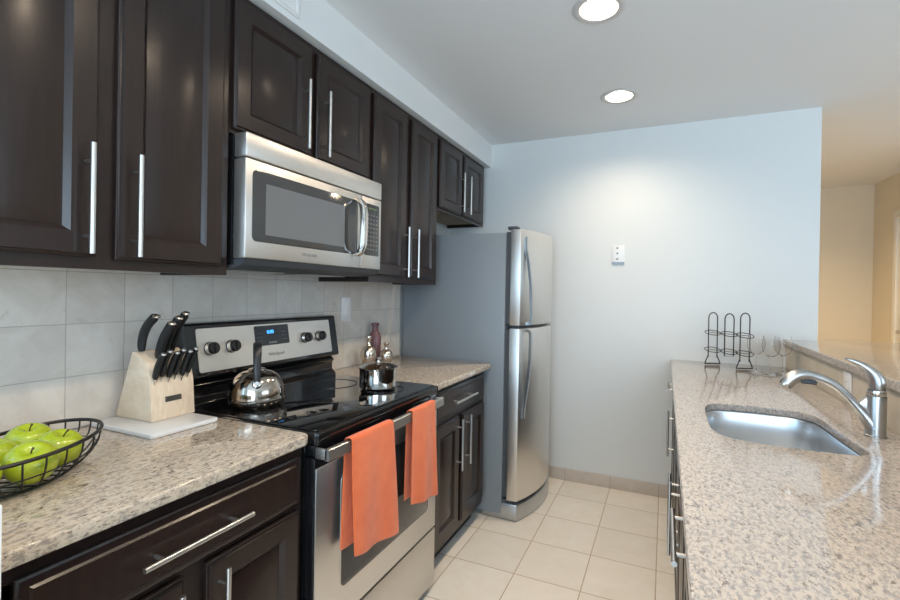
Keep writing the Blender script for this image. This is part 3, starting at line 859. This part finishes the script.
vase('plum-coloured square-shouldered glass bottle behind the two silvery vases', .056, 1.150, .034, .232, .018, 'purple', 'b')

# ================================================================ KNIFE BLOCK
tag(MB().prism(rounded(.020, .306, -.236, -.034, .008), 'z', WT + .0005, WT + .0125, .002).build('serving_board', 'stone'), 'white marble board under the knife block', 'board')
def make_block():
    bx, by, bz = .012, -.163, WT + .0131
    t = thing('knife_block', 'pale wooden knife block with a metal badge on its front', 'knife block', (bx, by, bz))
    W = .135
    m = MB(); m.prism([(.0, 0), (.176, 0), (.166, .112), (.150, .172), (.092, .205), (.078, .204)], 'y', 0, W, .002); m.build('block', 'maple', t)
    p = MB(); nx = .1725
    def f(z): return .176 - .010 * z / .112
    A = [(f(z) + .0004, y, z) for y, z in ((.042, .052), (.092, .052), (.092, .068), (.042, .068))]; B = [(x + .0015, y, z) for x, y, z in A]
    p.faces(A + B, [(0, 1, 2, 3), (4, 5, 6, 7), (0, 1, 5, 4), (1, 2, 6, 5), (2, 3, 7, 6), (3, 0, 4, 7)]); p.build('badge', 'plate', t)
    s = MB()
    for y in (.044, .088): s.lathe([(0, .0025), (.002, .002), (.002, 0)], (f(.06), y, .06), 8, (1, 0, 0))
    s.build('badge_screws', 'chrome', t)
    return Vector((bx, by, bz))
BO = make_block()
def knife(label, name, p, d, L, wd, th, group=None, bend=.25):
    """handle curve from p along d (in the x-z plane), flattened along y"""
    t = thing(name, label, 'knife', p, group=group)
    d = Vector(d).normalized(); up = Vector((-d.z, 0, d.x))     # towards the wall side
    up = -up
    bl = MB(); q = -d
    b0, b1 = Vector((0, 0, 0)) - d * .045, d * .006
    wv = up * wd * .32
    Y = Vector((0, .0011, 0))
    vs = [b0 - wv - Y, b0 + wv - Y, b1 + wv - Y, b1 - wv - Y, b0 - wv + Y, b0 + wv + Y, b1 + wv + Y, b1 - wv + Y]
    bl.faces(vs, [(0, 1, 2, 3), (4, 5, 6, 7), (0, 1, 5, 4), (1, 2, 6, 5), (2, 3, 7, 6), (3, 0, 4, 7)]); bl.build('blade', 'chrome', t)
    h = MB(); n = 12; pts = []; rr = []
    for i in range(n + 1):
        u = i / n
        off = up * (bend * L * (u - .35) ** 2 * 1.0)
        pts.append(d * (.004 + L * u) + off)
        rr.append(wd * (.72 + .28 * math.sin(PI * min(u * 1.15, 1)) + (.22 * max(0, u - .7) / .3 if u < .94 else 0)) * (.55 if i == n else 1) * .5)
    # flattened tube, wide in the x-z plane, thin in y
    rings = []
    for i, p_ in enumerate(pts):
        dd = (pts[min(i + 1, n)] - pts[max(i - 1, 0)]).normalized(); u_ = Vector((dd.z, 0, -dd.x))
        rings.append([h.bm.verts.new(p_ + u_ * rr[i] * math.cos(a) + Vector((0, 1, 0)) * th * .5 * math.sin(a) * (.6 if i in (0, n) else 1)) for a in [2 * PI * k / 14 for k in range(14)]])
    for A, B in zip(rings, rings[1:]):
        for k in range(14): h.bm.faces.new([A[k], A[(k + 1) % 14], B[(k + 1) % 14], B[k]])
    h.bm.faces.new(rings[0][::-1]); h.bm.faces.new(rings[-1])
    hd = h.build('handle', 'knife', t)
    r = MB(); r.lathe([(0, -.003), (wd * .3, -.003), (wd * .34, .0), (wd * .26, .003), (0, .004)], pts[-1] * .99, 10, d); r.build('end_cap', 'nickel', hd)
    return t
big = [(.086, .016, .128, 'large black-handled knife standing apart at the rear left of the block', (.34, 0, .94), .7),
       (.132, .040, .128, 'large black-handled knife, frontmost of the three overlapping ones', (.42, 0, .91), .3),
       (.122, .064, .140, 'large black-handled knife, middle of the three overlapping ones', (.42, 0, .91), .3),
       (.112, .090, .148, 'large black-handled knife, rearmost of the three overlapping ones', (.42, 0, .91), .3)]
def top_z(x):                       # height of the sloped top of the block at x
    return .205 - (x - .092) * (.033 / .058) if x > .092 else .205
for x, y, L, lab, d, bd in big:
    knife(lab, 'kitchen_knife', BO + Vector((x, y, top_z(x) + .001)), d, L, .034, .020, 'large knives in the block', bd)
WH = ['nearest the camera', 'second from the camera end', 'third from the camera end', 'third from the range end', 'second from the range end', 'nearest the range']
for i in range(6):
    y = .012 + i * .0205
    z = .124 + (i % 2) * .006
    x = .166 - (z - .112) * (.016 / .060)
    knife('short steak knife in the front row of the block, ' + WH[i], 'steak_knife', BO + Vector((x + .002, y, z)), (.36, 0, .93), .088, .023, .015, 'steak knives in the front row of the block', .3)

# ================================================================ FRUIT BASKET AND APPLES
BC = Vector((.330, -.510, WT)); BA = math.radians(125); SA, SB = .180, .106
def make_basket():
    t = thing('fruit_basket', 'black wire oval basket holding green apples', 'basket', BC, rz=BA)
    def ell(a, b, z, n=64): return [(a * math.cos(2 * PI * i / n), b * math.sin(2 * PI * i / n), z) for i in range(n)]
    MB().tube(ell(SA, SB, .078), .0042, closed=True, seg=10).build('rim', 'wire', t)
    MB().tube(ell(SA * .93, SB * .92, .040), .0016, closed=True, seg=8).build('middle_hoop', 'wire', t)
    m = MB(); m.tube(ell(SA * .66, SB * .62, .0055), .003, closed=True, seg=8); m.build('base_ring', 'wire', t)
    r = MB(); n = 24
    for i in range(n):
        a = 2 * PI * i / n; c, s = math.cos(a), math.sin(a)
        P = spline([(SA * c, SB * s, .077), (SA * .985 * c, SB * .98 * s, .058), (SA * .93 * c, SB * .92 * s, .040), (SA * .82 * c, SB * .79 * s, .020), (SA * .66 * c, SB * .62 * s, .006)], 3)
        r.tube(P, .0017, seg=6)
    r.build('side_wires', 'wire', t)
    f = MB()
    for k in range(-4, 5):
        x = k * SA * .15; hy = SB * .62 * math.sqrt(max(0, 1 - (x / (SA * .66)) ** 2)); f.tube([(x, -hy, .0045), (x, hy, .0045)], .0016, seg=6)
    f.build('floor_wires', 'wire', t)
make_basket()
def make_apple(loc, R, tilt, lab):
    t = thing('apple', lab, 'apple', loc, group='green apples in the wire basket'); t.rotation_euler = tilt
    pr = []
    for i in range(25):
        a = -PI / 2 + PI * i / 24; r = math.cos(a) ** .82 if math.cos(a) > 0 else 0; z = math.sin(a)
        k = 1 + .05 * z
        dz = -.26 * math.exp(-(r / .26) ** 2) if z > 0 else .16 * math.exp(-(r / .22) ** 2)
        pr.append((R * r * k * 1.02, R * (z * .90 + dz)))
    pr[0] = (0, pr[0][1]); pr[-1] = (0, pr[-1][1])
    MB().lathe(pr, seg=40).build('flesh', 'apple', t, angle=80)
    s = MB(); s.tube(spline([(0, 0, R * .62), (.001, .001, R * .85), (.005, .002, R * 1.08)], 3), [.0014] * 4 + [.0016, .002, .0026], seg=8); s.build('stem', 'stem', t)
    return t
AX, AN = Vector((math.cos(BA), math.sin(BA), 0)), Vector((math.sin(BA), -math.cos(BA), 0))
for u, v, z, R_, ti, lab in [
    (-.057, .045, .054, .043, (.25, .55, 0), 'green apple at the front of the basket, nearest the worktop edge'),
    (.030, .043, .055, .042, (-.1, .35, 0), 'green apple just right of the front one, facing the range'),
    (.064, -.036, .062, .042, (.1, .3, 0), 'green apple at the wall side of the basket, nearest the knife block'),
    (-.022, -.047, .056, .041, (0, .15, 0), 'green apple at the wall side of the basket, behind the front one'),
    (-.133, -.002, .056, .040, (0, .3, 0), 'green apple at the near end of the basket, cut by the picture edge')]:
    p = BC + AX * u + AN * v
    make_apple((p.x, p.y, WT + z), R_, ti, lab)

# ================================================================ SINK SIDE: RACK AND GLASSES
def make_rack():
    c = Vector((1.942, 2.062, WT)); ang = math.atan2(-.125, .165)
    t = thing('bottle_rack', 'black wire bottle rack with three upright hoops by the far wall', 'wine rack', c, rz=0)
    d = Vector((math.cos(ang), math.sin(ang), 0))
    wdir = Vector((.93, .38, 0)).normalized()        # plane of each hoop faces the room
    def hoop(s, z0, top, foot, hw):
        o = d * s; P = []
        if foot: P += [o + wdir * (-hw * 1.75) + Vector((0, 0, .004)), o + wdir * (-hw * 1.5) + Vector((0, 0, .022)), o + wdir * (-hw) + Vector((0, 0, .055))]
        P += [o - wdir * hw + Vector((0, 0, max(z0, .06))), o - wdir * hw + Vector((0, 0, top - hw))]
        L = spline(P, 4) if foot else P
        arc = [o + wdir * (-hw * math.cos(a)) + Vector((0, 0, top - hw + hw * 1.25 * math.sin(a))) for a in [PI * k / 12 for k in range(1, 12)]]
        Rr = []
        for p in L[::-1]:
            q = Vector(p) - o; al = q.dot(wdir); Rr.append(Vector(p) - wdir * (2 * al))
        path = [Vector(p) for p in L] + arc + Rr
        m = MB(); m.tube(path, .0034, closed=True, seg=8); return m
    for s, z0, top, foot in ((-.098, 0, .312, True), (.004, .063, .310, False), (.096, 0, .318, True)):
        hoop(s, z0, top, foot, .027).build('hoop', 'wire', t)
    for z in (.090, .195):
        for s in (-.098, .004, .096):
            rm = MB(); o = d * s; nrm = Vector((-wdir.y, wdir.x, 0))
            n = 28; R = .046
            P = [o + wdir * R * math.cos(2 * PI * k / n) + nrm * (R * math.sin(2 * PI * k / n)) * .8 + Vector((0, 0, z + .012 * math.sin(2 * PI * k / n))) for k in range(n)]
            rm.tube(P, .0023, closed=True, seg=6)
            rm.build('bottle_ring', 'wire', t)
    m = MB()
    for z in (.090, .195): m.tube([d * -.12 + Vector((0, 0, z)), d * .12 + Vector((0, 0, z))], .0016, seg=6)
    m.build('cross_wire', 'wire', t)
make_rack()
def wine_glass():
    t = MB()
    pr = [(0, .001), (.033, .001), (.034, .003), (.015, .006), (.005, .012), (.0038, .030), (.0038, .078), (.007, .086), (.022, .096), (.035, .113), (.040, .135), (.038, .160), (.033, .185), (.032, .185), (.0368, .160), (.0388, .135), (.034, .114), (.021, .098), (.005, .089), (0, .088)]
    t.lathe([(r * 1.1, z * 1.12) for r, z in pr], seg=36); return t
g0 = wine_glass().build('wine_glass', 'glass', loc=(2.058, 1.90, WT + .0005))
tag(g0, 'clear wine glass beside the bottle rack, the left one of three', 'wine glass', 'wine glasses by the far wall')
for x, y, lab in ((2.118, 1.835, 'clear wine glass in the middle of the three by the rack'), (2.190, 1.925, 'clear wine glass closest to the tiled knee wall')):
    c = g0.copy(); col.objects.link(c); c.location = (x, y, WT + .0005); c['label'] = lab

# ================================================================ PLATES, VENT, LAMPS
def wall_plate(name, label, cat, c, w_, h_, face, holes):
    """face: +1 looks +x, -1 looks -x, 0 looks -y"""
    rz = {1: 0, -1: PI, 0: -PI / 2}[face]
    t = thing(name, label, cat, c, rz=rz)
    p = MB(); p.prism(rounded(-w_ / 2, w_ / 2, -h_ / 2, h_ / 2, .006), 'x', .0005, .006, .0018); p.build('cover_plate', 'white', t)
    if holes == 'switch':
        m = MB(); m.box(.0062, .0085, -.017, .017, -.034, .034, .001); r = m.build('rocker', 'white', t)
    if holes == 'outlet':
        m = MB(); m.box(.0062, .0078, -.017, .017, -.034, .034, .001); r = m.build('receptacle', 'white', t)
        s = MB()
        for z in (-.02, .014):
            for y in (-.006, .006): s.box(.0079, .0082, y - .001, y + .001, z, z + .007)
        s.build('slots', 'slot', r)
    if holes == 'jack':
        m = MB()
        for z in (-.035, .003, .040): m.lathe([(0, .0085), (.006, .0085), (.007, .0062)], (0, -.006, z), 14, (1, 0, 0))
        m.build('jacks', 'slot', t)
        b = MB(); b.box(.0005, .010, -w_ / 2, w_ / 2, -h_ / 2 - .014, -h_ / 2, .001); b.build('lower_lip', 'blueedge', t)
wall_plate('wall_switch', 'pale switch plate on the tiled splashback right of the range', 'switch', (.0085, .947, 1.228), .080, .128, 1, 'switch')
wall_plate('wall_outlet', 'white outlet plate on the tiled knee wall behind the faucet', 'outlet', (2.2645, 1.205, .985), .078, .118, -1, 'outlet')
wall_plate('wall_jack', 'white cable plate on the pale far wall', 'wall plate', (1.287, YF - .0005, 1.612), .082, .112, 0, 'jack')
def make_vent():
    t = thing('air_vent', 'white ventilation grille on the soffit above the cabinets', 'vent', (.3455, .065, 2.385))
    f = MB(); f.box(0, .006, -.17, .165, -.075, -.060, .001); f.box(0, .006, -.17, .165, .05, .062, .001); f.box(0, .006, -.17, -.155, -.060, .05, .001); f.box(0, .006, .15, .165, -.060, .05, .001)
    f.build('frame', 'white', t)
    s = MB()
    for k in range(8):
        z = -.055 + k * .0125; s.prism([(0.0005, z), (.005, z + .006), (.005, z + .0075), (.0005, z + .0015)], 'y', -.154, .149)
    s.build('louvres', 'white', t)
make_vent()
def downlight(x, y, lab, power, color):
    t = thing('recessed_light', lab, 'ceiling light', (x, y, H), group='recessed ceiling lights')
    r = MB(); r.lathe([(.076, -.0035), (.084, -.0065), (.096, -.0060), (.103, -.0012), (.103, -.0003), (.076, -.0003)], seg=48, close=True); r.build('trim_ring', 'lamp_ring', t)
    c = MB(); c.lathe([(.0755, -.003), (.072, .01), (.060, .060), (.058, .060), (.070, .01), (.0735, -.003)], seg=48, close=True); c.build('reflector', 'cone', t)
    b = MB(); b.lathe([(0, .034), (.030, .035), (.044, .040), (.050, .052), (.0, .052)], seg=36); b.build('bulb', 'glow', t)
    l = bpy.data.lights.new('lamp', 'AREA'); l.shape = 'DISK'; l.size = .09; l.energy = power; l.color = color; l.spread = math.radians(150)
    o = bpy.data.objects.new('lamp_light', l); col.objects.link(o); o.parent = t; o.location = (0, 0, .03)
    return t
downlight(*lamps[0], 'round recessed ceiling light nearest the far wall', LAMP_W, WARM)
downlight(*lamps[1], 'round recessed ceiling light cut by the top picture edge', LAMP_W, WARM)
downlight(*lamps[2], 'round recessed ceiling light over the sink end, outside the picture', LAMP_W, WARM)
downlight(*lamps[3], 'round recessed ceiling light above the camera, outside the picture', LAMP_W, WARM)
downlight(*hall_lamp, 'round recessed ceiling light in the hall behind the far wall', LAMP_HALL, (1, .72, .40))
